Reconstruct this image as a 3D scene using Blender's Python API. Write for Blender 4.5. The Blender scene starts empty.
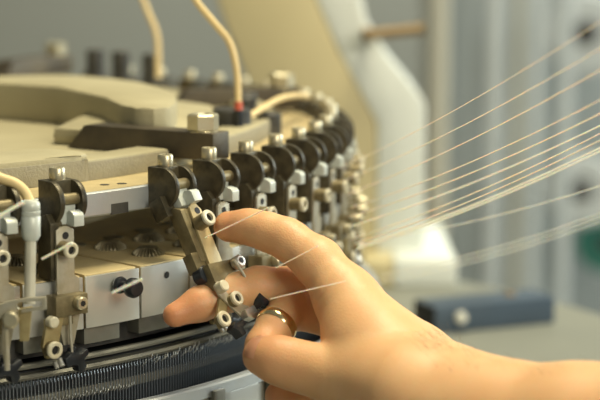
import bpy, bmesh, math, random
import numpy as np
from mathutils import Vector, Matrix
random.seed(7)
C = bpy.context.scene.collection
sc = bpy.context.scene
# ------------------------------------------------------------------ place
R0 = 356.5                      # mm, circle of the feeder bolts
T0, DT = -50.32, 360.0 / 69     # degrees, first feeder and pitch
ZB = 1.25                       # m, height of the bolt tops above the floor
PITCH = .15168
CAM = Vector((.33784, -1.12843, 1.36544))
F = 1900.0
_c, _s = math.cos(PITCH), math.sin(PITCH)
FW = Vector((0, _c, -_s)); UP = Vector((0, _s, _c)); RT = Vector((1, 0, 0))
def at(x, y, d):
    """world point seen at photo pixel (x, y) at depth d metres"""
    return CAM + (FW + RT * ((x - 300) / F) + UP * ((200 - y) / F)) * d
def pol(r, th, z):
    """machine coordinates: radius mm, degrees, mm above the bolt tops"""
    a = math.radians(th)
    return Vector((r * math.cos(a) / 1000, r * math.sin(a) / 1000, ZB + z / 1000))

# ------------------------------------------------------------------ materials
MATS = {}
def mat(name, col, rough=.5, metal=0.0, col2=None, scale=60.0, amt=.5, bump=0.0, bscale=400.0, sss=0.0, coat=0.0, stretch=None, detail=4.0, lo=.35, hi=.7):
    m = bpy.data.materials.new(name); m.use_nodes = True
    nt = m.node_tree; b = nt.nodes['Principled BSDF']
    b.inputs['Base Color'].default_value = (*col, 1)
    b.inputs['Roughness'].default_value = rough
    b.inputs['Metallic'].default_value = metal
    tc = nt.nodes.new('ShaderNodeTexCoord')
    src = tc.outputs['Object']
    if stretch:
        mp = nt.nodes.new('ShaderNodeMapping'); mp.inputs['Scale'].default_value = stretch
        nt.links.new(src, mp.inputs['Vector']); src = mp.outputs['Vector']
    if col2:
        n = nt.nodes.new('ShaderNodeTexNoise'); n.inputs['Scale'].default_value = scale; n.inputs['Detail'].default_value = detail
        nt.links.new(src, n.inputs['Vector'])
        r = nt.nodes.new('ShaderNodeMapRange'); r.inputs['From Min'].default_value = lo; r.inputs['From Max'].default_value = hi
        r.inputs['To Max'].default_value = amt
        nt.links.new(n.outputs['Fac'], r.inputs['Value'])
        x = nt.nodes.new('ShaderNodeMix'); x.data_type = 'RGBA'
        x.inputs[6].default_value = (*col, 1); x.inputs[7].default_value = (*col2, 1)
        nt.links.new(r.outputs['Result'], x.inputs[0]); nt.links.new(x.outputs[2], b.inputs['Base Color'])
        if metal > .3:
            k = nt.nodes.new('ShaderNodeMapRange'); k.inputs['To Min'].default_value = metal; k.inputs['To Max'].default_value = metal * .35
            nt.links.new(r.outputs['Result'], k.inputs['Value']); nt.links.new(k.outputs['Result'], b.inputs['Metallic'])
    if bump:
        n = nt.nodes.new('ShaderNodeTexNoise'); n.inputs['Scale'].default_value = bscale; n.inputs['Detail'].default_value = 5
        nt.links.new(src, n.inputs['Vector'])
        bp = nt.nodes.new('ShaderNodeBump'); bp.inputs['Strength'].default_value = bump; bp.inputs['Distance'].default_value = .001
        nt.links.new(n.outputs['Fac'], bp.inputs['Height']); nt.links.new(bp.outputs['Normal'], b.inputs['Normal'])
    if sss:
        b.inputs['Subsurface Weight'].default_value = sss
        b.inputs['Subsurface Radius'].default_value = (1, .35, .18)
        b.inputs['Subsurface Scale'].default_value = .006
    b.inputs['Coat Weight'].default_value = coat
    MATS[name] = m
    return m
DUST = (.52, .43, .24)
mat('black_steel', (.045, .039, .027), .42, .5, (.20, .165, .09), 120, .6, .15, 900)
mat('bar_steel', (.04, .034, .028), .5, .4, (.14, .11, .06), 40, .6, .2, 600)
mat('bolt_steel', (.62, .57, .42), .34, .85, DUST, 160, .5, .1, 900)
mat('bright_steel', (.72, .72, .70), .3, .9, (.55, .47, .32), 90, .4, .1, 800)
mat('ring_steel', (.62, .66, .70), .38, .75, (.50, .50, .46), 50, .35, .12, 500)
mat('plate_steel', (.50, .47, .38), .4, .55, (.34, .28, .16), 130, .7, .15, 700)
mat('face_steel', (.66, .67, .64), .33, .7, (.62, .58, .48), 45, .35, .05, 300)
mat('brass_dusty', (.34, .27, .13), .45, .5, (.50, .42, .22), 140, .6, .2, 900)
mat('olive_steel', (.16, .13, .07), .45, .5, (.36, .29, .15), 140, .55, .2, 900)
mat('ceramic', (.66, .62, .48), .28, 0, (.46, .38, .22), 220, .6)
mat('bore_black', (.012, .011, .01), .6)
mat('black_plastic', (.012, .014, .018), .3, 0, (.03, .035, .045), 80, .5)
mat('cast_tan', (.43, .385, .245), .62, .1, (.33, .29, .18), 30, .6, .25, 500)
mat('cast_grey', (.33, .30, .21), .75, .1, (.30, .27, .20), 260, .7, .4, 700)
mat('deck_tan', (.62, .50, .27), .5, .25, (.45, .36, .20), 70, .6, .2, 400)
mat('dial_steel', (.20, .175, .115), .45, .5, (.42, .36, .22), 160, .6, .1, 800)
mat('dark_iron', (.05, .05, .05), .5, .5, (.12, .115, .10), 90, .6, .2, 500)
mat('needle_steel', (.30, .33, .36), .4, .8)
mat('slot_dark', (.022, .024, .028), .5, .4)
mat('rail_grey', (.24, .235, .20), .42, .6, (.15, .14, .11), 120, .6)
mat('cable_cream', (.78, .60, .30), .5, 0, (.66, .50, .26), 60, .5)
mat('red_sleeve', (.55, .10, .05), .5)
mat('fitting_grey', (.60, .64, .60), .4, .1, (.50, .50, .42), 80, .5)
mat('tube_clear', (.58, .56, .46), .35, .1, (.45, .42, .32), 60, .5)
mat('yarn', (.97, .93, .78), .75, 0, (.90, .84, .66), 400, .5, sss=.7)
mat('leg_paint_cool_lit', (.80, .84, .81), .45, 0, (.72, .76, .73), 8, .5)  # leg paint with the cool window light put into its colour
mat('leg_paint_warm_lit', (.62, .54, .32), .55, 0, (.56, .48, .28), 8, .5)  # same leg paint with the warmer light put into its colour
mat('bed_grey', (.26, .265, .225), .5, .1, (.21, .22, .195), 10, .6)
mat('blue_steel', (.07, .10, .14), .45, .2, (.08, .12, .18), 30, .5)
mat('knob_white', (.75, .74, .66), .35)
mat('wall_paint', (.43, .42, .35), .9, 0, (.39, .38, .32), 2, .5)
mat('floor_grey', (.22, .24, .23), .7, 0, (.18, .20, .19), 4, .6)
mat('post_pale', (.62, .66, .67), .5, .1, (.55, .58, .58), 3, .5)
mat('post_grey', (.38, .40, .38), .6, .1, (.34, .36, .34), 3, .5)
mat('post_beige', (.66, .63, .52), .6, 0, (.62, .58, .47), 3, .5)
mat('cone_yarn', (.66, .67, .64), .85, 0, (.56, .57, .55), 30, .5)
mat('cone_green', (.04, .20, .15), .85, 0, (.03, .15, .11), 30, .5)
mat('rod_brown', (.24, .16, .07), .5, .1, (.32, .22, .10), 30, .5)
mat('gold', (.86, .70, .40), .2, 1.0)
mat('nail', (.78, .44, .27), .3)
mat('hair', (.26, .17, .08), .5)
sk = mat('skin', (.77, .475, .245), .46, 0, (.70, .37, .17), 55, .55, .2, 1100, sss=.4, detail=3, lo=.3, hi=.75)

# ------------------------------------------------------------------ mesh helpers (local coordinates in mm)
def V(*a): return Vector(a)
class MB:
    def __init__(s): s.bm = bmesh.new()
    def add(s, verts, faces, M=None):
        vs = [s.bm.verts.new(M @ Vector(v) if M else v) for v in verts]
        for f in faces:
            try: s.bm.faces.new([vs[i] for i in f])
            except ValueError: pass
        return s
    def box(s, lo, hi, bev=0.0, M=None):
        b = bmesh.new(); bmesh.ops.create_cube(b, size=1)
        for v in b.verts: v.co = Vector([lo[i] + (v.co[i] + .5) * (hi[i] - lo[i]) for i in range(3)])
        if bev: bmesh.ops.bevel(b, geom=list(b.edges), offset=bev, segments=2, affect='EDGES', profile=.6)
        return s.merge(b, M)
    def merge(s, b, M=None):
        b.verts.index_update()
        s.add([v.co.copy() for v in b.verts], [[v.index for v in f.verts] for f in b.faces], M); b.free(); return s
    def prism(s, pts, plane, a, b, bev=0.0, M=None):
        """outline pts in plane 'xz', 'yz' or 'xy', extruded from a to b along the third axis"""
        B = bmesh.new()
        def p3(p, t): return {'xz': (p[0], t, p[1]), 'yz': (t, p[0], p[1]), 'xy': (p[0], p[1], t)}[plane]
        lo = [B.verts.new(p3(p, a)) for p in pts]; hi = [B.verts.new(p3(p, b)) for p in pts]; n = len(pts)
        B.faces.new(lo); B.faces.new(hi[::-1])
        for i in range(n): B.faces.new([lo[i], hi[i], hi[(i + 1) % n], lo[(i + 1) % n]])
        bmesh.ops.recalc_face_normals(B, faces=list(B.faces))
        if bev:
            es = [e for e in B.edges if len(e.link_faces) == 2 and e.calc_face_angle(0) > .6]
            bmesh.ops.bevel(B, geom=es, offset=bev, segments=2, affect='EDGES', profile=.6)
        return s.merge(B, M)
    def lathe(s, prof, p, axis, n=24, M=None):
        """profile [(distance along axis, radius)] around axis from p"""
        p = Vector(p); ax = Vector(axis).normalized(); u = ax.orthogonal().normalized(); w = ax.cross(u)
        vs, fs, rings = [], [], []
        for t, r in prof:
            if r < 1e-6: vs.append(p + ax * t); rings.append([len(vs) - 1])
            else:
                rings.append(list(range(len(vs), len(vs) + n)))
                vs += [p + ax * t + (u * math.cos(2 * math.pi * i / n) + w * math.sin(2 * math.pi * i / n)) * r for i in range(n)]
        for A, B in zip(rings, rings[1:]):
            for i in range(n):
                j = (i + 1) % n
                q = [A[i % len(A)], A[j % len(A)], B[j % len(B)], B[i % len(B)]]
                q2 = []
                for k in q:
                    if k not in q2: q2.append(k)
                if len(q2) > 2: fs.append(q2)
        return s.add(vs, fs, M)
    def cyl(s, p, axis, r, l, bev=.3, n=20, M=None):
        return s.lathe([(0, 0), (0, r - bev), (bev, r), (l - bev, r), (l, r - bev), (l, 0)], p, axis, n, M)
    def ring(s, p, axis, r, ri, l, n=24, M=None):
        b = (r - ri) * .3
        return s.lathe([(l - .1, ri), (l, ri + b), (l, r - b), (l - b, r), (b, r), (0, r - b), (0, ri), (l * .5, ri), (l - .1, ri)], p, axis, n, M)
    def tube(s, pts, rad, n=8, M=None):
        pts = [Vector(p) for p in pts]; vs, fs = [], []
        m = len(pts); u = None
        for i, p in enumerate(pts):
            t = (pts[min(i + 1, m - 1)] - pts[max(i - 1, 0)]).normalized()
            u = t.orthogonal().normalized() if u is None else (u - t * u.dot(t)).normalized()
            w = t.cross(u); r = rad[i] if isinstance(rad, (list, tuple)) else rad
            vs += [p + (u * math.cos(2 * math.pi * k / n) + w * math.sin(2 * math.pi * k / n)) * r for k in range(n)]
        for i in range(m - 1):
            for k in range(n): fs.append([i * n + k, i * n + (k + 1) % n, (i + 1) * n + (k + 1) % n, (i + 1) * n + k])
        fs.append(list(range(n))[::-1]); fs.append([(m - 1) * n + k for k in range(n)])
        return s.add(vs, fs, M)
    def sector(s, r1, r2, t1, t2, z1, z2, n=6, bev=0.0):
        """block of an annulus about the z axis (radii, degrees, heights)"""
        A = [(r2 * math.cos(math.radians(t1 + (t2 - t1) * i / n)), r2 * math.sin(math.radians(t1 + (t2 - t1) * i / n))) for i in range(n + 1)]
        B = [(r1 * math.cos(math.radians(t2 + (t1 - t2) * i / n)), r1 * math.sin(math.radians(t2 + (t1 - t2) * i / n))) for i in range(n + 1)]
        return s.prism(A + B, 'xy', z1, z2, bev)
    def annulus(s, prof, t1, t2, n):
        """closed (r, z) profile swept from t1 to t2 degrees"""
        vs, fs, m = [], [], len(prof); full = abs(t2 - t1 - 360) < 1e-6
        cnt = n if full else n + 1
        for i in range(cnt):
            a = math.radians(t1 + (t2 - t1) * i / n)
            vs += [Vector((r * math.cos(a), r * math.sin(a), z)) for r, z in prof]
        for i in range(n):
            j = (i + 1) % cnt
            for k in range(m): fs.append([i * m + k, j * m + k, j * m + (k + 1) % m, i * m + (k + 1) % m])
        if not full: fs.append(list(range(m))[::-1]); fs.append([n * m + k for k in range(m)])
        return s.add(vs, fs)
    def build(s, name, m, parent=None, M=None, sc_=.001, smooth=40):
        bm = s.bm
        if M is not None: bmesh.ops.transform(bm, matrix=M, verts=list(bm.verts))
        bmesh.ops.scale(bm, vec=(sc_,) * 3, verts=list(bm.verts))
        bmesh.ops.recalc_face_normals(bm, faces=list(bm.faces))
        me = bpy.data.meshes.new(name)
        for f in bm.faces: f.smooth = True
        for e in bm.edges: e.smooth = not (len(e.link_faces) == 2 and e.calc_face_angle(0) > math.radians(smooth))
        bm.to_mesh(me); bm.free()
        me.materials.append(MATS[m])
        o = bpy.data.objects.new(name, me); C.objects.link(o)
        if parent: o.parent = parent
        return o
def tag(o, label, cat, group=None):
    o['label'] = label; o['category'] = cat
    if group: o['group'] = group
    return o
def thing(name, label, cat, loc, rz=0.0, group=None):
    o = bpy.data.objects.new(name, None); C.objects.link(o); o.location = loc; o.rotation_euler = (0, 0, rz)
    o.empty_display_size = .01
    return tag(o, label, cat, group)
def copy_tree(o, parent=None):
    c = o.copy(); C.objects.link(c)
    if parent: c.parent = parent
    for ch in [x for x in bpy.data.objects if x.parent == o]: copy_tree(ch, c)
    return c
def struct(o): o['kind'] = 'structure'; return o
def catmull(P, n=8):
    P = [Vector(p) for p in P]; P = [P[0] * 2 - P[1]] + P + [P[-1] * 2 - P[-2]]; out = []
    for i in range(1, len(P) - 2):
        for k in range(n):
            t = k / n; a, b, c, d = P[i - 1:i + 3]
            out.append(.5 * ((2 * b) + (c - a) * t + (2 * a - 5 * b + 4 * c - d) * t * t + (3 * b - a - 3 * c + d) * t ** 3))
    return out + [P[-2]]
def arc(cx, cz, r, a1, a2, n): return [(cx + r * math.cos(math.radians(a1 + (a2 - a1) * i / n)), cz + r * math.sin(math.radians(a1 + (a2 - a1) * i / n))) for i in range(n + 1)]
ORD = ['first', 'second', 'third', 'fourth', 'fifth', 'sixth', 'seventh', 'eighth', 'ninth', 'tenth', 'eleventh', 'twelfth', 'thirteenth', 'fourteenth', 'fifteenth', 'sixteenth', 'seventeenth', 'eighteenth', 'nineteenth']

# ------------------------------------------------------------------ room
struct(MB().box((-4000, -3000, -60), (5000, 5200, 0)).build('floor', 'floor_grey'))
struct(MB().box((-4000, 4600, 0), (5000, 4700, 3400)).build('wall_back', 'wall_paint'))

# ------------------------------------------------------------------ feeders
def make_feeder(name, angle=0.0, bracket_only=False, held=False):
    """origin: bolt top; x outward, y along the rim, z up (mm)"""
    root = thing(name, '', 'yarn feeder', (0, 0, 0))
    b = MB()
    cheek = [(-5, -25), (-5, -5.6), (5, -5.6)] + arc(4.6, -14.9, 9.3, 80, -40, 12) + [(8, -25)]
    b.prism(cheek, 'xz', -7.2, -4.6, .5).prism(cheek, 'xz', 4.6, 7.2, .5)
    b.box((-5, -5, -25), (4.2, 5, -5.6), .4)
    b.build('bracket', 'black_steel', root)
    b = MB().lathe([(-1, 3.9), (0, 3.9), (0, 3.6), (.8, 3.75), (5.0, 3.75), (5.6, 3.3), (5.6, 1.9), (3.2, 1.75), (3.2, 0)], (0, 0, -5.6), (0, 0, 1), 24)
    b.build('bolt', 'bolt_steel', root)
    MB().cyl((9, -4.8, -13.6), (0, 1, 0), 2.7, 9.6, .2).build('roller', 'olive_steel', root)
    if bracket_only: return root
    # the hanging arm turns on the roller pin between the cheeks
    M = Matrix.Translation((8, 0, -13.6)) @ Matrix.Rotation(-math.radians(angle), 4, 'Y') @ Matrix.Translation((-8, 0, 13.6))
    B = lambda mb, n, m: mb.build(n, m, root, M)
    B(MB().box((4, -4.2, -25), (9, 3.8, -16), .5).prism([(9, -25.5), (9, -19.6), (11, -18.4), (14, -19.4), (15, -20.6), (15, -25.5)], 'xz', -1.0, 4.4, .3), 'clip', 'fitting_grey')
    def eyelet(p, axis, r, l, nm='eyelet', m='ceramic'):
        p = Vector(p); ax_ = Vector(axis)
        e = B(MB().ring(p + ax_ * (l - 2.2), axis, r, r * .52, 2.2, 24), nm, m)
        MB().cyl(p, axis, r * .93, l - 2.1, .2).build('barrel', 'olive_steel', e, M)
        MB().cyl(p + ax_ * (l - 2.4), axis, r * .56, .9, .05, 16).build('bore', 'bore_black', e, M)
    if held:
        B(MB().prism([(1.5, -50), (1.5, -26), (5, -24), (9.8, -27), (9.8, -54), (4, -54)], 'xz', -7.2, -1.4, .6), 'arm_bar', 'olive_steel'); B(MB().box((-5, -10.5, -27.5), (4, -3, -17), .5), 'tail_lever', 'black_steel'); B(MB().box((3, -11.5, -58), (9.5, -4.5, -48.5), .6), 'bar_stop', 'olive_steel')
        B(MB().prism([(-2.5, -27), (-4.4, -56), (-4.4, -62), (4.4, -62), (4.6, -29), (2.5, -25.5), (-.5, -25.5)], 'yz', 10.0, 11.6, .3), 'carrier_plate', 'deck_tan')
        B(MB().box((6.5, -4.6, -56), (10, -1.5, -27), .4), 'side_plate', 'olive_steel')
        B(MB().lathe([(0, 1.7), (.25, 1.7), (.25, 0)], (11.5, 1.6, -29.4), (1, 0, 0), 16), 'bore', 'bore_black')
        eyelet((11.4, -1.0, -36), (1, 0, 0), 3.9, 8.6)
        B(MB().box((9, -10.5, -69.5), (16, 9.5, -57), .6), 'clamp_block', 'olive_steel')
        s_ = B(MB().cyl((16, 6.6, -60), (1, 0, 0), 3.2, 5.0, .7).cyl((16, 6.6, -67), (1, 0, 0), 2.6, 3.4, .6), 'screw', 'bright_steel')
        MB().cyl((20.3, 6.6, -60), (1, 0, 0), 1.5, .9, .05, 6).build('socket', 'bore_black', s_, M)
        B(MB().cyl((5, -8.5, -60.5), (1, 0, 0), 4.4, 7, .8), 'lug', 'black_plastic')
        pts = [(14 + 2.8 * math.cos(q), -1.5 + 2.8 * math.sin(q), -69 - q * .42) for q in [n_ * .45 for n_ in range(42)]]
        B(MB().tube(pts, .7, 6), 'spring', 'bright_steel')
        B(MB().cyl((16, -9.8, -69.8), (1, 0, 0), 2.8, 4.5, .5), 'stud', 'ceramic')
        B(MB().prism([(-12, -68), (-9.5, -66.2), (-7, -66.4), (0, -72), (5, -82), (4.6, -85.5), (-2, -86), (-6, -81), (-11.5, -72.5)], 'yz', 14.8, 16.2, .4), 'foot_plate', 'plate_steel')
        eyelet((16, -4.7, -77), (1, 0, 0), 3.6, 4.4)
        B(MB().prism([(-8, -71), (-5, -75), (-13, -87), (-17, -88), (-18, -84)], 'yz', 12.6, 14.6, .4), 'lower_lever', 'brass_dusty')
        eyelet((14, -15.6, -84.6), (1, 0, 0), 3.9, 4.2)
        B(MB().prism([(-3, -83), (4, -82), (5, -87), (1, -88.5), (-3, -87)], 'yz', 15.5, 20, .5), 'foot', 'bright_steel')
        B(MB().prism([(-14, -90), (-11, -87), (-8, -88.5), (-5.5, -87), (-5, -90), (-7.5, -91), (-7, -94), (-10, -95), (-11.5, -92)], 'yz', 13.5, 19, .6), 'yarn_finger', 'black_plastic')
        B(MB().tube([(20, 2.6, -59), (21.5, 3.4, -66), (21.5, 5.6, -79)], .7, 8), 'guide_rod', 'plate_steel')
        B(MB().prism([(4.5, -80), (6, -77), (8, -79), (9.5, -76.5), (12, -78), (13.4, -80.5), (12, -83), (13, -85.5), (9, -86), (7.5, -84), (4.5, -84.5), (5.5, -82)], 'yz', 18, 24.5, .7), 'thread_stop', 'black_plastic')
        B(MB().tube([(20, 12, -84), (20, 5, -86), (18.5, -2, -86.5)], .8, 8), 'wire_loop', 'bright_steel')
        return root
    B(MB().prism([(-1.5, -50), (-1.5, -22), (6, -20), (9.6, -24), (9.6, -50)], 'xz', -10.2, -3.8, .6).prism([(-9, -34), (-9, -28), (-1, -24.5), (-1, -33)], 'xz', -9.6, -4.5, .4), 'arm_bar', 'black_steel')
    pl = MB().prism([(-8.4, -27), (-8.4, -67), (-5.6, -80), (0, -80), (3.6, -66), (3.6, -50), (1.0, -48), (1.0, -27), (-2, -25.5), (-6, -25.5)], 'yz', 10.0, 11.6, .3)
    B(pl, 'carrier_plate', 'plate_steel')
    B(MB().lathe([(0, 1.7), (.25, 1.7), (.25, 0)], (11.5, -3.6, -29.6), (1, 0, 0), 16), 'bore', 'bore_black')
    eyelet((11.4, -5.2, -35.2), (1, 0, 0), 3.7, 8.0)
    B(MB().box((8.5, -12.6, -65.4), (17, 4.4, -56), .6).box((7, -9, -70), (14.5, -2, -63), .5), 'clamp_block', 'olive_steel')
    s_ = B(MB().cyl((17, -1.0, -59.6), (1, 0, 0), 3.0, 4.2, .5), 'screw', 'bolt_steel')
    MB().cyl((20.4, -1.0, -59.6), (1, 0, 0), 1.5, .9, .05, 6).build('socket', 'bore_black', s_, M)
    B(MB().cyl((14, -14.4, -67), (1, 0, 0), 2.6, 4.5, .5), 'stud', 'ceramic')
    B(MB().prism([(-16.5, -66), (-16.5, -70), (-18.5, -78), (-16.5, -84), (-12, -84), (-9.5, -76), (-7, -66)], 'yz', 12.2, 14.6, .4), 'lower_lever', 'brass_dusty')
    eyelet((14, -14.4, -79.6), (1, 0, 0), 4.0, 5.0)
    B(MB().tube([(14.5, -3.8, -64), (14.8, -3.9, -75), (15.5, -3.6, -83.5)], .75, 8), 'guide_rod', 'plate_steel')
    f = MB()
    f.prism([(-9, -84.5), (-5, -82), (-1, -83.5), (3.2, -81.6), (3.6, -84.2), (1.2, -86), (2.4, -89.5), (.6, -92.4), (-2, -91.5), (-2.4, -88.6), (-5, -88), (-8, -88.6)], 'yz', 12.6, 18.4, .6)
    f.cyl((14, -3, -83.4), (0, 0, 1), 2.0, 3.0, .3)
    B(f, 'yarn_finger', 'black_plastic')
    B(MB().cyl((15.5, -10.4, -84.5), (.6, 0, -.8), 1.2, 4, .2).cyl((15.5, -12.8, -86), (.6, 0, -.8), 1.1, 3, .2), 'guide_pins', 'bright_steel')
    return root
def place(root, r, th, z=0.0):
    root.location = pol(r, th, z); root.rotation_euler = (0, 0, math.radians(th))
GF = 'yarn feeders around the rim'
reg = make_feeder('yarn_feeder')
far = make_feeder('yarn_feeder', bracket_only=True)
heldf = make_feeder('yarn_feeder', 30.0, held=True)
place(heldf, R0, T0 + 2 * DT); tag(heldf, 'yarn feeder with its arm swung outward between the fingers and thumb', 'yarn feeder', GF)
first = True; ffirst = True
for k in range(-1, 22):
    if k in (1, 2, 14): continue
    if k <= 11:
        o = reg if first else copy_tree(reg); first = False
        lab = {-1: 'black yarn feeder cut off by the left edge of the photo', 0: 'black yarn feeder standing alone left of the empty stretch of silver ring'}.get(k)
        if lab is None: lab = 'dark yarn feeder, %s one to the right of the swung-out feeder along the rim' % ORD[k - 3]
    else:
        o = far if ffirst else copy_tree(far); ffirst = False
        lab = 'blurred dark yarn feeder on the far rim, %s counting from the right-hand bend leftwards' % ORD[k - 12 - (1 if k > 14 else 0)]
    place(o, R0, T0 + k * DT); tag(o, lab, 'yarn feeder', GF)

# ------------------------------------------------------------------ machine head (one rigid casting with its rings)
head = thing('knitting_machine', 'dusty circular knitting machine head with tan casting and silver rim ring', 'machine', (0, 0, ZB - .193))
def H(mb, n, m, z0=193.0, smooth=35):
    return mb.build(n, m, head, Matrix.Translation((0, 0, z0)), smooth=smooth)
H(MB().annulus([(300, -26), (351, -26), (352, -25.2), (352, -15), (351, -14.4), (300, -14.4)], -100, 130, 160), 'rim_ring', 'ring_steel')
H(MB().annulus([(301, -14.4), (350.2, -14.4), (350.2, -14.1), (301, -14.1)], -100, 130, 160), 'ring_top', 'deck_tan')
nt_ = MB()
nt_.sector(351.2, 352.15, -44.9, -43.2, -26.05, -21.0, 3)
H(nt_, 'ring_notch', 'dark_iron')
for th, r in ((-43.6, 338), (-42.2, 341)):
    H(MB().cyl((r * math.cos(math.radians(th)), r * math.sin(math.radians(th)), -14.3), (0, 0, 1), 2.4, .3, .02, 14), 'ring_hole', 'bore_black')
H(MB().lathe([(-19, 0), (-19, 321), (-10, 321), (-9.2, 318.5), (-8.6, 315), (-8.6, 0)], (0, 0, 0), (0, 0, 1), 180), 'casting', 'cast_tan')
def pp(r, th): return (r * math.cos(math.radians(th)), r * math.sin(math.radians(th)))
H(MB().prism([pp(322, -100 + i * 3) for i in range(20)] + [pp(321.5, -43.6), pp(319, -42.6), pp(312, -42.1), pp(294, -42.4), pp(286, -44), pp(285, -50), pp(285, -100)], 'xy', -14.2, -1, 1.6), 'near_lobe', 'cast_tan')
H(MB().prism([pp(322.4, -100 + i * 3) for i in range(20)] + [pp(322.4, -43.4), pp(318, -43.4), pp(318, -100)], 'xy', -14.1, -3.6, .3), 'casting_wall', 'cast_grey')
for ta, tb in ((-43.3, -32.5), (-28.4, 13.5)):
    H(MB().sector(302, 321.6, ta, tb, -14.2, -4.2, 16, 1.4), 'rim_segment', 'cast_tan')
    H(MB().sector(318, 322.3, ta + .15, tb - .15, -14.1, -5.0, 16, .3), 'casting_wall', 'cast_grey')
H(MB().prism([(90, 60), (120, 30), (159, 0), (198, -26), (230, -86), (243, -128), (252, -142), (262, -145), (270, -138), (272, -120), (270, -80), (263, -38), (244, 4), (226, 28), (206, 46), (188, 56), (153, 46), (100, 66)], 'xy', -9.5, 14, 4), 'raised_lobe', 'cast_tan')
H(MB().prism([(205, -120), (262, -148), (288, -120), (292, -60), (286, 0), (262, 30), (225, 40)], 'xy', -9.4, 1, 5), 'lobe_step', 'cast_tan')
H(MB().cyl((0, 0, -60), (0, 0, 1), 250, 42, .5, 120), 'hub', 'deck_tan')
H(MB().lathe([(0, 0), (0, 300), (6, 300), (6, 0)], (0, 0, -58), (0, 0, 1), 120), 'deck', 'deck_tan')
H(MB().annulus([(262, -76), (350, -76), (350, -88), (262, -88)], -120, 150, 160), 'cam_carrier', 'dark_iron')
H(MB().cyl((0, 0, -192.8), (0, 0, 1), 250, 118, .5, 100), 'column_core', 'dark_iron')
for th in (40.0, 46.5, 51.5, -2.0, 3.5):                  # small oil posts standing on the casting edge
    a = math.radians(th)
    p = (306 * math.cos(a), 306 * math.sin(a), -6)
    H(MB().cyl(p, (0, 0, 1), 6.5, 22 if th > 30 else 12, .8), 'post', 'dark_iron')

# clamp arms with nuts
def clamp_arm(th, label, z=4.4, r1=262, r2=346):
    t = thing('clamp_arm', label, 'clamp arm', pol(r1, th, z - 13), math.radians(th), 'clamp arms on the casting')
    L = r2 - r1
    MB().prism([(-9, -1), (-1, 7.5), (3, 12.4), (6, 13), (L, 13), (L, -1)], 'xz', -7.5, 7.5, .8).build('bar', 'bar_steel', t)
    MB().lathe([(0, 0), (0, 7.4), (.7, 8.2), (7.6, 8.2), (8.6, 7.2), (8.6, 4), (7.6, 3.6), (7.6, 0)], (L - 11, 0, 13.3), (0, 0, 1), 6, ).build('nut', 'bolt_steel', t, smooth=25)
    MB().cyl((L - 11, 0, 12.8), (0, 0, 1), 7.8, .6, .1).build('washer', 'bolt_steel', t)
    MB().cyl((L - 11, 0, -2), (0, 0, 1), 4.2, 9, .2).build('stud', 'bright_steel', t)
    return t
clamp_arm(-30.5, 'dark steel clamp arm with square nut, in front of the tan casting')
clamp_arm(16.0, 'blurred grey clamp arm with pale nut behind the curved cream cable', 2.5, 272, 350)
clamp_arm(62.5, 'blurred clamp arm with pale nut at the far left of the casting', 8.0, 268, 346)

# ------------------------------------------------------------------ dial cam blocks
def dial_mesh():
    vs, fs, n = [], [], 26
    prof = [(8.2, 0, 0), (7.9, 1.3, .0), (5.0, 3.4, .9), (4.6, 3.9, .2), (3.2, 4.1, 0)]
    N = n * 4
    for r, z, d in prof:
        for i in range(N):
            a = 2 * math.pi * i / N; k = 1 if i % 4 in (0, 1) else 0
            rr = r - (d + (.5 if z in (1.3, 3.4) else 0)) * (1 - k) * (1 if z > 0 else 0); zz = z - (.9 if (z in (1.3, 3.4) and not k) else 0)
            vs.append((rr * math.cos(a), rr * math.sin(a), max(zz, 0)))
    for p in range(len(prof) - 1):
        for i in range(N): fs.append([p * N + i, p * N + (i + 1) % N, (p + 1) * N + (i + 1) % N, (p + 1) * N + i])
    vs.append((0, 0, 3.6)); c = len(vs) - 1
    for i in range(N): fs.append([(len(prof) - 1) * N + i, (len(prof) - 1) * N + (i + 1) % N, c])
    return MB().add(vs, fs)
def make_cam_block(face=None):
    """origin on the machine axis turned to the block; built at theta 0"""
    t = thing('cam_block', '', 'cam block', (0, 0, 0))
    W = 2.5
    O = Matrix.Translation((-330, 0, 75.6))
    def B(mb, n, m, par=None): return mb.build(n, m, par or t, O)
    B(MB().sector(289, 360.8, -W + .1, W - .1, -75.6, -50.6, 4, .5), 'body', 'deck_tan')
    B(MB().sector(360.9, 362.4, -W, W, -75.4, -51.2, 4, .35), 'face_plate', 'face_steel')
    for r in (() if face == 'knob' else (341.5, 315.5)):
        a = math.radians(1.55 if r > 330 else 1.5)
        d = dial_mesh(); bmesh.ops.translate(d.bm, vec=(r * math.cos(a), r * math.sin(a), -50.7), verts=list(d.bm.verts))
        B(d, 'dial', 'dial_steel')
    a = math.radians(.6)
    B(MB().cyl((296 * math.cos(a), 296 * math.sin(a), -50.8), (0, 0, 1), 5.2, .7, .2, 24), 'hole_cover', 'dial_steel')
    B(MB().sector(345, 358, -W + .3, W - 1.4, -84, -75.8, 3, .3), 'lower_step', 'rail_grey')
    if face == 'knob':
        k = B(MB().lathe([(0, 2), (2, 2), (2.2, 3.6), (3.6, 4.1), (5, 3.6), (5.4, 2.2), (9, 2.1), (10, 3.6), (11.5, 4.6), (14, 4.7), (16, 3.6), (16.6, 0)], (362.3, 1.5, -56.8), (1, 0, 0), 24), 'knob', 'black_plastic')
        k['label'] = 'black double knob'
    if face == 'hole':
        B(MB().lathe([(0, 0), (.15, 1.7), (.15, 0)], (362.4, .6, -57), (1, 0, 0), 16), 'hole', 'bore_black')
    return t
GC = 'cam blocks under the rim'
plain = make_cam_block(); pl_first = True
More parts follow.
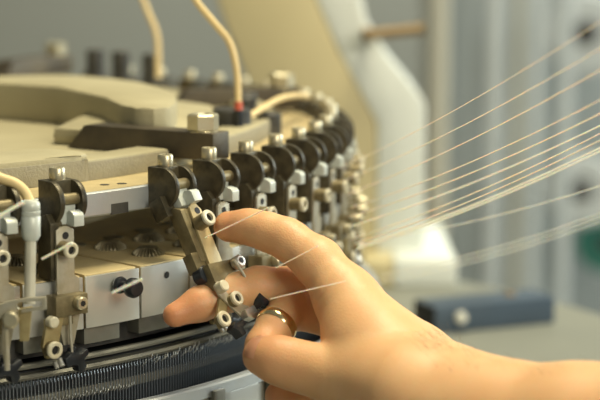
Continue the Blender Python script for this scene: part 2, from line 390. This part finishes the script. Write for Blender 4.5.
for k in range(-2, 14):
    th = T0 + DT * k + 4.16
    if k == 0: o = make_cam_block('knob'); lab = 'cam block with a black double knob on its white face'
    elif k == 1: o = make_cam_block('hole'); lab = 'cam block with a tiny hole in its white face, above the long fingertip'
    else:
        o = plain if pl_first else copy_tree(plain); pl_first = False
        lab = ('tan cam block with metal face, %s one right of the block with the tiny hole' % ORD[k - 2]) if k > 1 else ('white-faced cam block %s left of the block with the black knob' % ('directly' if k == -1 else 'second to the'))
    o.location = pol(330, th, -75.6); o.rotation_euler = (0, 0, math.radians(th)); tag(o, lab, 'cam block', GC)

# ------------------------------------------------------------------ needle cylinder
cylr = thing('needle_cylinder', 'dark needle cylinder with upright steel needles below the cam blocks', 'needle cylinder', (0, 0, ZB - .150))
def N_(mb, n, m): return mb.build(n, m, cylr, Matrix.Translation((0, 0, 150)))
N_(MB().annulus([(300, -149), (357, -149), (357, -92), (300, -92)], -120, 150, 200), 'cylinder_wall', 'slot_dark')
N_(MB().annulus([(358.6, -90), (361.6, -90), (362, -88.8), (361, -87.8), (358.6, -87.8)], -120, 150, 200), 'upper_rail', 'rail_grey')
N_(MB().annulus([(356, -95), (362.2, -95), (362.8, -93.8), (361.6, -92.6), (356, -92.6)], -120, 150, 200), 'lower_rail', 'rail_grey')
N_(MB().annulus([(357, -108), (359.3, -108), (359.6, -107), (359.3, -103.6), (357, -103.2)], -120, 150, 200), 'band', 'rail_grey')
nd = MB().prism([(-.2, -126), (-.2, -95.5), (0, -94.6), (.2, -95.5), (.2, -126)], 'yz', 358.4, 359.9).tube([(359.6, 0, -97), (361.6, 0, -96.2), (362.0, 0, -97.8)], .2, 5)
nd = nd.build('needle', 'needle_steel', cylr, Matrix.Translation((0, 0, 150)))
nd.rotation_euler = (0, 0, math.radians(-57.5))
for i in range(1, 99):
    c = nd.copy(); C.objects.link(c); c.rotation_euler = (0, 0, math.radians(-57.5 + i * .29))
# short bright steel loops put in for the glints along the needle heads
lp = MB()
for i in range(70):
    th = math.radians(-44 + i * .22 + random.uniform(-.06, .06)); r = 363
    if random.random() < .35: continue
    z = -97 + random.uniform(-1.5, 1.0)
    e = Vector((math.cos(th), math.sin(th), 0)); tt = Vector((-math.sin(th), math.cos(th), 0))
    p = e * r + Vector((0, 0, z))
    lp.tube([p, p + e * 1.5 + tt * .8 + V(0, 0, 1.6), p + e * 1.2 + tt * 1.6 + V(0, 0, 3.2)], .24, 5)
for i in range(34):  # second row of bright loops, added as sparkles lower down
    th = math.radians(-52.5 + i * .25 + random.uniform(-.05, .05)); z = -108 + random.uniform(-.8, .8)
    e = Vector((math.cos(th), math.sin(th), 0)); tt = Vector((-math.sin(th), math.cos(th), 0)); p = e * 360.4 + Vector((0, 0, z))
    lp.tube([p, p + e * .8 + tt * .7 + V(0, 0, 1.2), p + tt * 1.3 + V(0, 0, 2.0)], .2, 5)
o = N_(lp, 'needle_glints', 'bright_steel'); o['kind'] = 'stuff'
lw = thing('lower_cam_ring', 'silver lower ring plate with white cam faces at the bottom of the photo', 'cam ring', (0, 0, ZB - .193))
def L_(mb, n, m): return mb.build(n, m, lw, Matrix.Translation((0, 0, 193)))
L_(MB().annulus([(379, -114), (379, -109.4), (380, -108.4), (385, -108), (386, -108.8), (386, -114)], -120, 150, 200), 'top_plate', 'ring_steel')
L_(MB().annulus([(364, -192.9), (381, -192.9), (381, -113.5), (378, -113.5), (378, -120), (364, -120)], -120, 150, 200), 'ring_wall', 'dark_iron')
for i in range(-3, 18):
    t1 = -52 + i * 6.4
    L_(MB().sector(381, 385, t1 + .5, t1 + 5.5, -144, -114.5, 4, .6), 'cam_face', 'face_steel')
    L_(MB().sector(380.5, 388, t1 + 5.6, t1 + 6.8, -145, -111, 3, .8), 'divider', 'rail_grey')

# round bed the machine stands on
bed = MB().lathe([(-60, 0), (-60, 640), (-4, 650), (0, 646), (0, 0)], (0, 0, 0), (0, 0, 1), 160).build('machine_bed', 'bed_grey')
bed.location = (0, 0, ZB - .1932); tag(bed, 'grey round machine bed at the right behind the wrist', 'machine bed')
ped = MB().lathe([(0, 0), (0, 420), (60, 400), (80, 330), (990, 330), (996.7, 380), (996.7, 0)], (0, 0, 0), (0, 0, 1), 80).build('bed_pedestal', 'bed_grey', bed)
ped.location = (0, 0, -(ZB - .1932)); 

# ------------------------------------------------------------------ things on the bed
ZBED = ZB - .193
A, Bp = Vector((.437, .235, ZBED)), Vector((.530, .275, ZBED))
ang = math.atan2(Bp.y - A.y, Bp.x - A.x); Ln = (Bp - A).length * 1000
t = thing('steel_bar', 'dark blue steel bar with a white round knob lying on the grey bed', 'bar', A, ang)
MB().box((0, 0, 0), (Ln, 34, 20.5), 1.2).build('bar', 'blue_steel', t)
MB().box((-1.2, .8, .8), (.1, 33, 19.6), .4).build('end_cap', 'bore_black', t)
MB().lathe([(0, 2.4), (2, 2.4), (2.5, 4.1), (4.5, 4.6), (7, 3.8), (8, 0)], (19, 0, 12), (0, -1, 0), 24).build('knob', 'knob_white', t)
MB().cyl((72, 17, 20.2), (0, 0, 1), 4, 2.2, .5).build('stud', 'rod_brown', t)

# ------------------------------------------------------------------ leg and arm of the machine frame
def frame():
    d = 1.60
    def P(x, y): q = at(x, y, d); return (q.x * 1000, q.z * 1000)
    base = at(390, 296, d).z * 1000
    t = thing('support_pillar', 'big pale machine frame leg rising behind the rim, warm and cool light painted in', 'machine frame', (0, 0, ZBED))
    y0 = at(390, 200, d).y * 1000
    outl = [P(376, 262), P(376, 122), P(360, 92), P(338, 50), P(318, 4), P(300, -40), P(290, -120), P(190, -120), P(212, -20), P(228, 30), P(246, 75), P(262, 108), P(285, 160), P(285, 262)]
    M = Matrix.Translation((0, 0, -ZBED * 1000))
    MB().prism(outl, 'xz', y0, y0 + 120, 5).build('front', 'leg_paint_warm_lit', t, M)
    # same paint, cool window light coloured in; same curve, one step to the right
    a = [P(376.4, 262), P(376.4, 122), P(360.4, 92), P(338.4, 50), P(318.4, 4), P(300.4, -40), P(290.4, -120)]
    b = [P(345, -120), P(352, -40), P(366, 18), P(386, 53), P(420, 95), P(425, 103), P(425, 262)]
    MB().prism(a + b, 'xz', y0 + 2, y0 + 150, 5).build('side_web', 'leg_paint_cool_lit', t, M)
    q1, q2 = P(362, 254), P(454, 254)
    zb = ZBED * 1000
    MB().box((q1[0], y0 - 40, zb), (P(392, 254)[0], y0 + 150, q1[1]), 3).build('foot', 'leg_paint_warm_lit', t, M)
    MB().box((P(392.3, 254)[0], y0 - 42, zb), (q2[0], y0 + 150, q1[1] + 1), 3).build('foot_block', 'leg_paint_cool_lit', t, M)
    p1, p2 = P(364, 31), P(420, 25)
    r = MB().tube([(p1[0], y0 - 30, p1[1]), (p1[0] + 8, y0 - 30, p1[1] + .6), (p2[0], y0 - 30, p2[1])], [6.5, 4.6, 4.6], 16)
    r.tube([(p1[0] + 1, y0 - 30, p1[1]), (p1[0] + 1, y0 + 30, p1[1])], 4, 12)
    r.build('handle_rod', 'rod_brown', t, M)
frame()

# ------------------------------------------------------------------ cables and oil hose
def cable(name, pts, r, m, label, cat='cable'):
    o = MB().tube([p * 1000 for p in catmull(pts, 10)], r, 10).build(name, m); return tag(o, label, cat)
dpost = 1.10
c1 = cable('cable', [at(185, -20, 1.06), at(197, 2, 1.06), at(215, 24, 1.06), at(229, 42, 1.06), at(236, 66, 1.06), at(238, 90, 1.06), at(238.5, 108, 1.06)], 1.9, 'cable_cream', 'cream cable hanging down from above to a red sleeve at the casting')
MB().tube([at(238.5, 102, 1.06) * 1000, at(238.7, 112, 1.06) * 1000], 2.3, 10).build('sleeve', 'red_sleeve', c1)
MB().tube([at(238.7, 110, 1.06) * 1000, at(239, 150, 1.062) * 1000], 2.6, 10).build('plug', 'black_plastic', c1)
c2 = cable('cable', [at(243, 118, 1.075), at(252, 114.5, 1.08), at(266, 106, 1.10), at(282, 98, 1.13), at(297, 95.5, 1.17), at(308, 96.5, 1.20)], 1.9, 'cable_cream', 'cream cable arching sideways to the bend of the rim')
cable('cable', [at(138, -14, 1.30), at(147, 10, 1.30), at(156, 32, 1.30), at(158, 50, 1.30), at(158, 78, 1.30)], 2.0, 'cable_cream', 'blurred thin cable at the far rim, left of the other hanging cable')
for x, y, d, h, w, r_ in ((232, 108, 1.075, 34, 11, .5), (268, 112, 1.11, 26, 8, .5)):
    p = at(x, y + h, d)
    t = MB().cyl((0, 0, 0), (0, 0, 1), w, h * d / F * 1000 * 1.0, 1.2, 24).build('socket_post', 'dark_iron'); t.location = p
    tag(t, 'dark round socket post beside the dangling cable, behind the front feeders' if x < 240 else 'dark socket post under the arching cable', 'post')
hose = thing('oil_tube', 'pale oil tube with grey fitting and bent cream hose at the far left', 'oil tube', at(31, 304, .842))
def hl_(pts, r, n, m): return MB().tube([(p - hose.location) * 1000 for p in pts], r, 14).build(n, m, hose)
hl_(catmull([at(-14, 170, .842), at(0, 178, .842), at(14, 183, .842), at(24, 191, .842), at(30, 203, .842)], 8), 2.4, 'hose', 'cable_cream')
MB().lathe([(0, 2), (0, 3.2), (2, 4.3), (10.5, 4.5), (11, 4.1), (11.6, 4.5), (13, 4.5), (13.4, 4.1), (14, 4.5), (16.6, 4.3), (18, 3), (18, 0)], tuple((at(31, 240, .842) - hose.location) * 1000), (0, 0, 1), 24).build('fitting', 'fitting_grey', hose)
hl_([at(30.5, 241, .842), at(29.5, 304, .842)], 2.6, 'stem', 'tube_clear')

# curved slotted guide at the far left
t = thing('slotted_guide', 'pale curved guide bar with a slot, fixed in front of the far-left feeder', 'guide bar', at(10, 330, .828))
def sl(x, y): q = at(x, y, .828); return ((q.x - t.location.x) * 1000, (q.z - t.location.z) * 1000)
top = [sl(x, y) for x, y in ((-14, 308), (0, 303), (14, 299), (30, 296.4), (47, 295.5))]
bot = [sl(x, y) for x, y in ((47, 308.5), (40, 309), (22, 312), (22, 308.5), (43, 305.5), (43, 299.4), (20, 301), (18, 303), (18, 314), (0, 318), (-14, 322))]
MB().prism(top + bot, 'xz', -1.2, 1.2, .25).build('bar', 'plate_steel', t)
q = sl(12, 318); MB().cyl((q[0], -4.4, q[1]), (0, 1, 0), 3.7, 3.2, .8).build('screw', 'bolt_steel', t)
MB().tube([(*(sl(6, 322)[0], .6), sl(6, 322)[1]), (sl(6, 372)[0], .6, sl(6, 372)[1])], 1.3, 8).build('rod', 'plate_steel', t)
MB().prism([sl(19, 309), sl(32, 307), sl(28, 342), sl(19, 342)], 'xz', .5, 4, .3).build('tab', 'brass_dusty', t)

# ------------------------------------------------------------------ yarns running to the right
GY = 'yarn ends running to the right'
def yarn(a, b, r, label, sag=.004):
    pts = []
    for i in range(13):
        u = i / 12; p = a.lerp(b, u); p = p - Vector((0, 0, sag * 4 * u * (1 - u))); pts.append(p * 1000)
    o = MB().tube(pts, r, 6).build('yarn', 'yarn'); return tag(o, label, 'yarn', GY)
def feeder_pt(k, u, t, z):
    th = math.radians(T0 + k * DT); e = Vector((math.cos(th), math.sin(th), 0)); tt = Vector((-math.sin(th), math.cos(th), 0))
    return e * ((R0 + u) / 1000) + tt * (t / 1000) + Vector((0, 0, ZB + z / 1000))
YL = [   # line seen in the photo: x, y at left end; y at the right edge; depths; radius
 (358, 246.5, 143.5, .985, .93, .42), (356, 249.5, 147, .99, .94, .42), (352, 226, 121.5, 1.0, .90, .38),
 (352, 239, 129.5, 1.03, .82, .30), (354, 244, 136, 1.0, .80, .30), (350, 217, 109.5, 1.03, .79, .32),
 (350, 208, 96, 1.04, .76, .27), (345, 195, 66, 1.06, .735, .25), (340, 182, 45, 1.08, .715, .22), (340, 168, 18, 1.08, .69, .18),
 (374, 240, 181.5, 1.02, .97, .22), (380, 275, 209, 1.04, 1.0, .2), (381, 279, 213.5, 1.05, 1.0, .2), (382, 283, 218, 1.05, 1.02, .2)]
YP = []
for x, y, y6, d1, d2, r in YL:
    sl_ = (y6 - y) / (600 - x); YP.append((at(x, y, d1), (650, y6 + 50 * sl_), d2, r))
for i, (a, (x, y), d, r) in enumerate(YP):
    yarn(a, at(x, y, d), r, 'thin cream yarn, %s from the bottom where the yarns leave at right' % ORD[0])
ys = sorted([o for o in bpy.data.objects if o.name.startswith('yarn') and o.get('category') == 'yarn'], key=lambda o: 0)
order = sorted(range(len(YP)), key=lambda i: YP[i][1][1])
for rank, i in enumerate(order):
    ys[i]['label'] = 'thin cream yarn, %s from the top where the yarns run off to the right' % ORD[rank]
yarn(at(205, 238, .872), at(268, 208, .835), .30, 'short blurred yarn crossing in front of the raised index finger', 0)
yarn(at(270, 299, .850), at(346, 281, .832), .22, 'yarn leading from the black thread stop across the palm', 0)
yarn(at(276, 268, .868), at(318, 246, .845), .22, 'yarn crossing the base of the index finger', 0)
yarn(at(42, 259, .825), at(72, 243, .82), .55, 'short blurred yarn entering the eyelet of the feeder at left', 0)
yarn(at(112, 293, .80), at(142, 279, .80), .55, 'short blurred yarn passing in front of the black double knob', 0)
yarn(at(-6, 219, .80), at(24, 202, .80), .8, 'thick blurred yarn crossing the black feeder at the left edge', 0)

# ------------------------------------------------------------------ background: creel posts and cones
def post(x, w, d, m, label, y0=-60, name='creel_post'):
    p = at(x, 200, d); w_ = w * d / F * 1000
    o = MB().box((-w_ / 2, -w_ / 2, 0), (w_ / 2, w_ / 2, 2300), 4).build(name, m); o.location = (p.x, p.y, 0)
    return tag(o, label, 'post', 'creel posts at the right')
post(438, 16, 2.9, 'post_beige', 'blurred beige post just right of the white frame leg')
post(455, 20, 3.6, 'post_grey', 'blurred dark grey post right of the beige post')
post(492, 15, 2.8, 'post_pale', 'blurred pale blue post in the middle of the right background')
post(515, 10, 3.4, 'post_beige', 'blurred narrow post right of the pale blue post')
post(533, 13, 3.0, 'post_pale', 'blurred pale post left of the lower cone')
post(563, 14, 3.0, 'post_pale', 'blurred pale post in line with the yarn cones')
post(468, 8, 3.1, 'post_grey', 'blurred thin dark post left of the pale blue post')
wp = at(600, 200, 3.8)
o = MB().box((-260, 0, 0), (300, 60, 2300), 10).build('partition_screen', 'post_grey'); o.location = (at(590, 200, 3.9).x, at(590, 200, 3.9).y, 0)
tag(o, 'dark grey panel behind the yarn cones at the right', 'panel')
o = MB().box((-150, 0, 0), (150, 50, 2300), 10).build('partition_screen', 'post_beige'); o.location = (at(490, 200, 4.2).x, at(490, 200, 4.2).y, 0)
tag(o, 'pale beige-grey panel behind the middle posts', 'panel')
def cone(x, y, d, m, label, rpx):
    p = at(x, y, d); R = rpx * d / F * 1000
    t = thing('yarn_cone', label, 'yarn cone', p, 0, 'yarn cones on the creel')
    ax = (CAM - p).normalized(); ax.z *= .3; ax.normalize()
    MB().lathe([(0, R * .3), (0, R * .92), (6, R), (30, R * .97), (150, R * .7), (156, R * .62), (156, R * .3)], (0, 0, 0), tuple(-ax), 40).build('package', m, t)
    MB().lathe([(-4, R * .16), (-6, R * .27), (0, R * .31), (160, R * .2), (160, R * .12), (4, R * .16), (-4, R * .16)], (0, 0, 0), tuple(-ax), 24).build('core', 'dark_iron', t)
    MB().cyl((0, 0, 0), tuple(-ax), R * .155, 330, 1).build('peg', 'bore_black', t)
cone(586, 33, 3.55, 'cone_yarn', 'blurred pale yarn cone at the top right corner', 42)
cone(582, 190, 3.55, 'cone_yarn', 'blurred pale yarn cone at the right edge below the yarns', 37)
cone(606, 243, 3.6, 'cone_green', 'blurred dark green yarn cone at the right edge under the pale cone', 30)

# ------------------------------------------------------------------ the hand: one continuous surface from a distance field
def hand():
    # joints: photo pixel and depth (m), radius mm
    def J(x, y, d, r): return (np.array(at(x, y, d)) * 1000, r)
    idx = [J(345, 295, .866, 12.5), J(318, 262, .875, 11.0), J(287, 239, .884, 9.4), J(268, 232, .889, 8.6), J(250, 227, .894, 8.2), J(229, 226.5, .899, 7.4)]
    mid = [J(366, 316, .886, 12), J(330, 296, .893, 10.5), J(290, 288, .897, 9.6), J(258, 287, .896, 9.3), J(228, 293, .893, 8.7), J(200, 304, .888, 7.8), J(175, 315, .883, 5.8)]
    rng = [J(380, 338, .900, 12), J(338, 318, .898, 10), J(290, 309, .891, 9), J(276, 326, .880, 8.6), J(264, 346, .873, 8.2), J(263, 360, .873, 7.4)]
    pky = [J(394, 362, .908, 11), J(355, 380, .902, 9.2), J(318, 392, .892, 8.3), J(297, 396, .886, 7.8), J(280, 396, .880, 7.2)]
    thb = [J(402, 392, .815, 19), J(348, 381, .836, 14.2), J(322, 372, .842, 11.6), J(298, 366, .847, 11.2), J(278, 360, .850, 10.4), J(262, 356, .853, 8.9)]
    palm = [[J(345, 297, .866, 12.8), J(386, 353, .842, 17), J(446, 417, .810, 25)],
            [J(366, 316, .886, 13), J(410, 362, .858, 17), J(452, 415, .820, 25)],
            [J(380, 338, .900, 12.5), J(420, 375, .870, 17), J(456, 420, .828, 25)],
            [J(394, 362, .908, 11.5), J(425, 390, .880, 16), J(458, 425, .835, 24)],
            [J(352, 312, .862, 11), J(364, 345, .850, 17), J(380, 380, .835, 18)],
            [J(446, 417, .812, 26), J(500, 428, .795, 28), J(580, 440, .775, 31), J(690, 452, .750, 35)]]
    lo = np.array([1e9] * 3); hi = -lo
    allj = [j for ch in [idx, mid, rng, pky, thb] + palm for j in ch]
    basis = np.array([RT, UP, FW])
    for p, r in allj:
        q = basis @ p; lo = np.minimum(lo, q - r - 6); hi = np.maximum(hi, q + r + 6)
    h = 1.15
    n = np.ceil((hi - lo) / h).astype(int)
    ax = [(lo[i] + h * np.arange(n[i])).astype(np.float32) for i in range(3)]
    X, Y, Z = np.meshgrid(*ax, indexing='ij')
    def cone_sdf(a, ra, b, rb):
        a = (basis @ a).astype(np.float32); b = (basis @ b).astype(np.float32); ab = b - a; L2 = float(ab @ ab)
        t = np.clip(((X - a[0]) * ab[0] + (Y - a[1]) * ab[1] + (Z - a[2]) * ab[2]) / L2, 0, 1)
        return np.sqrt((X - a[0] - t * ab[0]) ** 2 + (Y - a[1] - t * ab[1]) ** 2 + (Z - a[2] - t * ab[2]) ** 2) - (ra + (rb - ra) * t)
    def smin(a, b, k):
        hh = np.maximum(k - np.abs(a - b), 0) / k
        return np.minimum(a, b) - hh * hh * k * .25
    def chain(ch, k):
        d = None
        for (a, ra), (b, rb) in zip(ch, ch[1:]):
            e = cone_sdf(a, ra, b, rb); d = e if d is None else smin(d, e, k)
        return d
    P = None
    for ch in palm:
        e = chain(ch, 6); P = e if P is None else smin(P, e, 14)
    def creases(d, items):
        for p, dirv, w, depth in items:
            pass
        return d
    out = P
    for ch, k in ((idx, 7), (mid, 5), (rng, 4), (pky, 4), (thb, 12)):
        d = chain(ch, 4)
        m = basis @ ch[0][0]; L = np.linalg.norm(ch[2][0] - ch[0][0])
        dist = np.sqrt((X - m[0]) ** 2 + (Y - m[1]) ** 2 + (Z - m[2]) ** 2)
        kk = np.clip(1.6 * (1 - dist / (1.25 * L)), .06, 1) * k
        kk = np.maximum(kk, .6)
        out = smin(out, d, kk.astype(np.float32))
    # knuckle folds: shallow grooves across the joints
    def groove(p, nrm, w, depth, out):
        q = basis @ p; nn = basis @ nrm; nn = nn / np.linalg.norm(nn)
        s = (X - q[0]) * nn[0] + (Y - q[1]) * nn[1] + (Z - q[2]) * nn[2]
        near = np.sqrt((X - q[0]) ** 2 + (Y - q[1]) ** 2 + (Z - q[2]) ** 2)
        return out + depth * np.exp(-(s / w) ** 2) * np.clip(1 - (near - 12) / 5, 0, 1)
    for ch, js in ((idx, (2, 4)), (mid, (4,)), (thb, (3,))):
        for j in js:
            ax_ = ch[min(j + 1, len(ch) - 1)][0] - ch[j - 1][0]
            for off, dp in ((-2.2, .28), (0, .42), (2.2, .28)):
                out = groove(ch[j][0] + ax_ / np.linalg.norm(ax_) * off, ax_, .75, dp, out)
    for px_, py_, dd, nv, dp in ((322, 296, .846, (-66, -40), .5), (314, 286, .850, (-66, -46), .4), (334, 284, .848, (-60, -52), .35)):
        out = groove(np.array(at(px_, py_, dd)) * 1000, np.array(RT * nv[0] - UP * nv[1]), .8, dp, out)
    # surface nets
    S = out < 0
    nx, ny, nz = S.shape
    cell = np.zeros((nx - 1, ny - 1, nz - 1), np.int32); cnt = np.zeros(cell.shape, np.float32); acc = [np.zeros(cell.shape, np.float32) for _ in range(3)]
    cs = [(i, j, k) for i in (0, 1) for j in (0, 1) for k in (0, 1)]
    def sub(A, c): return A[c[0]:nx - 1 + c[0], c[1]:ny - 1 + c[1], c[2]:nz - 1 + c[2]]
    for a in cs:
        for axi in range(3):
            if a[axi]: continue
            b = list(a); b[axi] = 1; b = tuple(b)
            va, vb = sub(out, a), sub(out, b); cross = (va < 0) != (vb < 0)
            t = np.where(cross, va / np.where(cross, va - vb, 1), 0)
            cnt += cross
            for q in range(3): acc[q] += np.where(cross, a[q] + (t if q == axi else 0), 0)
    act = cnt > 0; ids = np.full(cell.shape, -1, np.int64); I = np.argwhere(act); ids[act] = np.arange(len(I))
    vq = np.stack([(I[:, q] + acc[q][act] / cnt[act]) * h + lo[q] for q in range(3)], 1)
    vw = vq @ basis / 1000.0
    faces = []
    for axi in range(3):
        o1, o2 = (axi + 1) % 3, (axi + 2) % 3
        s0 = [slice(None)] * 3; s1 = [slice(None)] * 3; s0[axi] = slice(0, -1); s1[axi] = slice(1, None)
        cr = S[tuple(s0)] != S[tuple(s1)]
        E = np.argwhere(cr)
        E = E[(E[:, o1] > 0) & (E[:, o2] > 0) & (E[:, o1] < S.shape[o1] - 1) & (E[:, o2] < S.shape[o2] - 1)]
        u = np.zeros(3, int); u[o1] = 1; w = np.zeros(3, int); w[o2] = 1
        g = lambda e: ids[e[:, 0], e[:, 1], e[:, 2]]
        q = np.stack([g(E), g(E - u), g(E - u - w), g(E - w)], 1)
        flip = S[E[:, 0], E[:, 1], E[:, 2]]
        q[flip] = q[flip][:, ::-1]
        faces.append(q)
    faces = np.concatenate(faces); faces = faces[(faces >= 0).all(1)]
    me = bpy.data.meshes.new('person')
    me.from_pydata(vw.tolist(), [], faces.tolist())
    bm = bmesh.new(); bm.from_mesh(me)
    for _ in range(2): bmesh.ops.smooth_vert(bm, verts=list(bm.verts), factor=.4, use_axis_x=True, use_axis_y=True, use_axis_z=True)
    bmesh.ops.recalc_face_normals(bm, faces=list(bm.faces))
    for f in bm.faces: f.smooth = True
    bm.to_mesh(me); bm.free()
    fl = np.zeros(len(vw))
    for (p, r), rad, am in ((mid[-1], 22, 1.0), (idx[-1], 17, .8), (thb[-1], 20, .8), (rng[-1], 16, .8), (pky[-1], 16, .8), (pky[2], 18, .6), (idx[2], 12, .3), (mid[2], 30, .35)):
        fl = np.maximum(fl, am * np.exp(-(np.linalg.norm(vw * 1000 - p, axis=1) / rad) ** 2))
    att = me.attributes.new('flush', 'FLOAT', 'POINT'); att.data.foreach_set('value', fl.astype(np.float32))
    nt = MATS['skin'].node_tree; bs = nt.nodes['Principled BSDF']
    an = nt.nodes.new('ShaderNodeAttribute'); an.attribute_name = 'flush'
    mx = nt.nodes.new('ShaderNodeMix'); mx.data_type = 'RGBA'; old = bs.inputs['Base Color'].links[0].from_socket
    nt.links.new(an.outputs['Fac'], mx.inputs[0]); nt.links.new(old, mx.inputs[6]); mx.inputs[7].default_value = (.60, .26, .12, 1)
    nt.links.new(mx.outputs[2], bs.inputs['Base Color'])
    me.materials.append(MATS['skin'])
    o = bpy.data.objects.new('person', me); C.objects.link(o)
    tag(o, "person's bare right forearm and hand reaching in from the right to swing out a feeder", 'person')
    # thumbnail
    tip, prev = Vector(thb[-1][0]), Vector(thb[-3][0]); axis = (tip - prev).normalized()
    nrm = (-FW * .55 + UP * .05 - RT * .75); nrm = (nrm - axis * nrm.dot(axis)).normalized() if abs(nrm.dot(axis)) < .98 else UP
    nrm = (-FW * .80 + UP * .55); nrm = (nrm - axis * nrm.dot(axis)).normalized(); side = axis.cross(nrm)
    vs, fs = [], []
    for i in range(9):
        for j in range(9):
            u = -1 + i / 4; v = -1 + j / 4
            a_ = v * .75
            R = 9.35 - .12 * (u * u) + (-.9 if u > .9 else 0)
            p = tip + axis * (u * 5.2 * (1 - .12 * v * v) + 1.0) + (nrm * math.cos(a_) + side * math.sin(a_)) * (R - max(u - .2, 0) * 1.9 - max(-u - .6, 0) * -.6)
            vs.append(p)
    for i in range(8):
        for j in range(8): fs.append([i * 9 + j, i * 9 + j + 1, i * 9 + j + 10, i * 9 + j + 9])
    nb = MB().add(vs, fs); bmesh.ops.solidify(nb.bm, geom=list(nb.bm.faces), thickness=.35)
    nb.build('fingernail', 'nail', o)
    # gold ring around the curled ring finger
    p1, p2 = Vector(rng[2][0]), Vector(rng[4][0]); ax2 = (p2 - p1).normalized(); c = Vector(rng[3][0])
    gr = MB().lathe([(-2.3, 8.95), (-2.5, 9.5), (-1.2, 10.0), (1.2, 10.0), (2.5, 9.5), (2.3, 8.95), (-2.3, 8.95)], c, ax2, 40).build('finger_ring', 'gold', o)
    gr['label'] = 'gold finger ring'
    # fine hairs along the wrist
    hb = MB(); kd = np.array(vw)
    cand = []
    from mathutils.bvhtree import BVHTree
    bv = BVHTree.FromPolygons([Vector(v) for v in vw.tolist()], faces.tolist())
    rr = random.Random(3)
    for i in range(120):
        px = rr.gauss(437, 11) if i < 60 else rr.uniform(420, 600); py = rr.uniform(334, 352) if i < 60 else rr.uniform(345, 375)
        d_ = (at(px, py, 1) - CAM).normalized(); hit = bv.ray_cast(CAM, d_)
        if hit[0] is None: continue
        p, nn = hit[0], hit[1]
        if nn.dot(d_) > 0: nn = -nn
        if nn.dot(UP) < .25: continue
        g = (RT * rr.uniform(-.9, -.1) + nn * rr.uniform(.35, .8) + UP * rr.uniform(0, .5)).normalized(); L = rr.uniform(3.5, 7.5) / 1000
        hb.tube([p * 1000, (p + g * L * .5) * 1000, (p + (g * .9 - RT * .3 ).normalized() * L) * 1000], [.045, .035, .015], 4)
    hh = hb.build('arm_hair', 'hair', o); hh['kind'] = 'stuff'
hand()

# ------------------------------------------------------------------ light
w = bpy.data.worlds.new('World'); sc.world = w; w.use_nodes = True
w.node_tree.nodes['Background'].inputs[0].default_value = (.88, .93, .80, 1); w.node_tree.nodes['Background'].inputs[1].default_value = .15
def area(name, loc, target, size, power, col, sy=None):
    l = bpy.data.lights.new(name, 'AREA'); l.energy = power; l.color = col; l.size = size
    if sy: l.shape = 'RECTANGLE'; l.size_y = sy
    o = bpy.data.objects.new(name, l); C.objects.link(o); o.location = loc
    o.rotation_euler = (Vector(target) - Vector(loc)).to_track_quat('-Z', 'Y').to_euler()
    return o
area('ceiling_lamp', (.62, .02, 2.75), (.3, -.2, 1.2), .9, 37, (1.0, .90, .62), .5)
area('window_light', (1.45, -1.85, 2.0), (.25, -.3, 1.2), .9, 26, (1.0, .93, .74), .7)
area('window_light', (2.9, 1.2, 2.0), (.5, .8, 1.2), 1.6, 62, (.90, 1.0, .98), 1.4)
area('room_lamp', (1.4, 2.4, 3.2), (1.4, 4.2, 1.2), 1.5, 66, (.98, 1.0, .92), 1.0)

# ------------------------------------------------------------------ camera
cd = bpy.data.cameras.new('camera'); cam = bpy.data.objects.new('camera', cd); C.objects.link(cam)
cam.location = CAM; cam.rotation_euler = (math.pi / 2 - PITCH, 0, 0)
cd.sensor_width = 36; cd.lens = F / 600 * 36; cd.clip_start = .05; cd.clip_end = 50
cd.dof.use_dof = True; cd.dof.focus_distance = .885; cd.dof.aperture_fstop = 7.5
sc.camera = cam
sc.view_settings.view_transform = 'Standard'; sc.view_settings.look = 'None'; sc.view_settings.gamma = 1
sc.view_settings.use_curve_mapping = False; sc.view_settings.exposure = 0.0
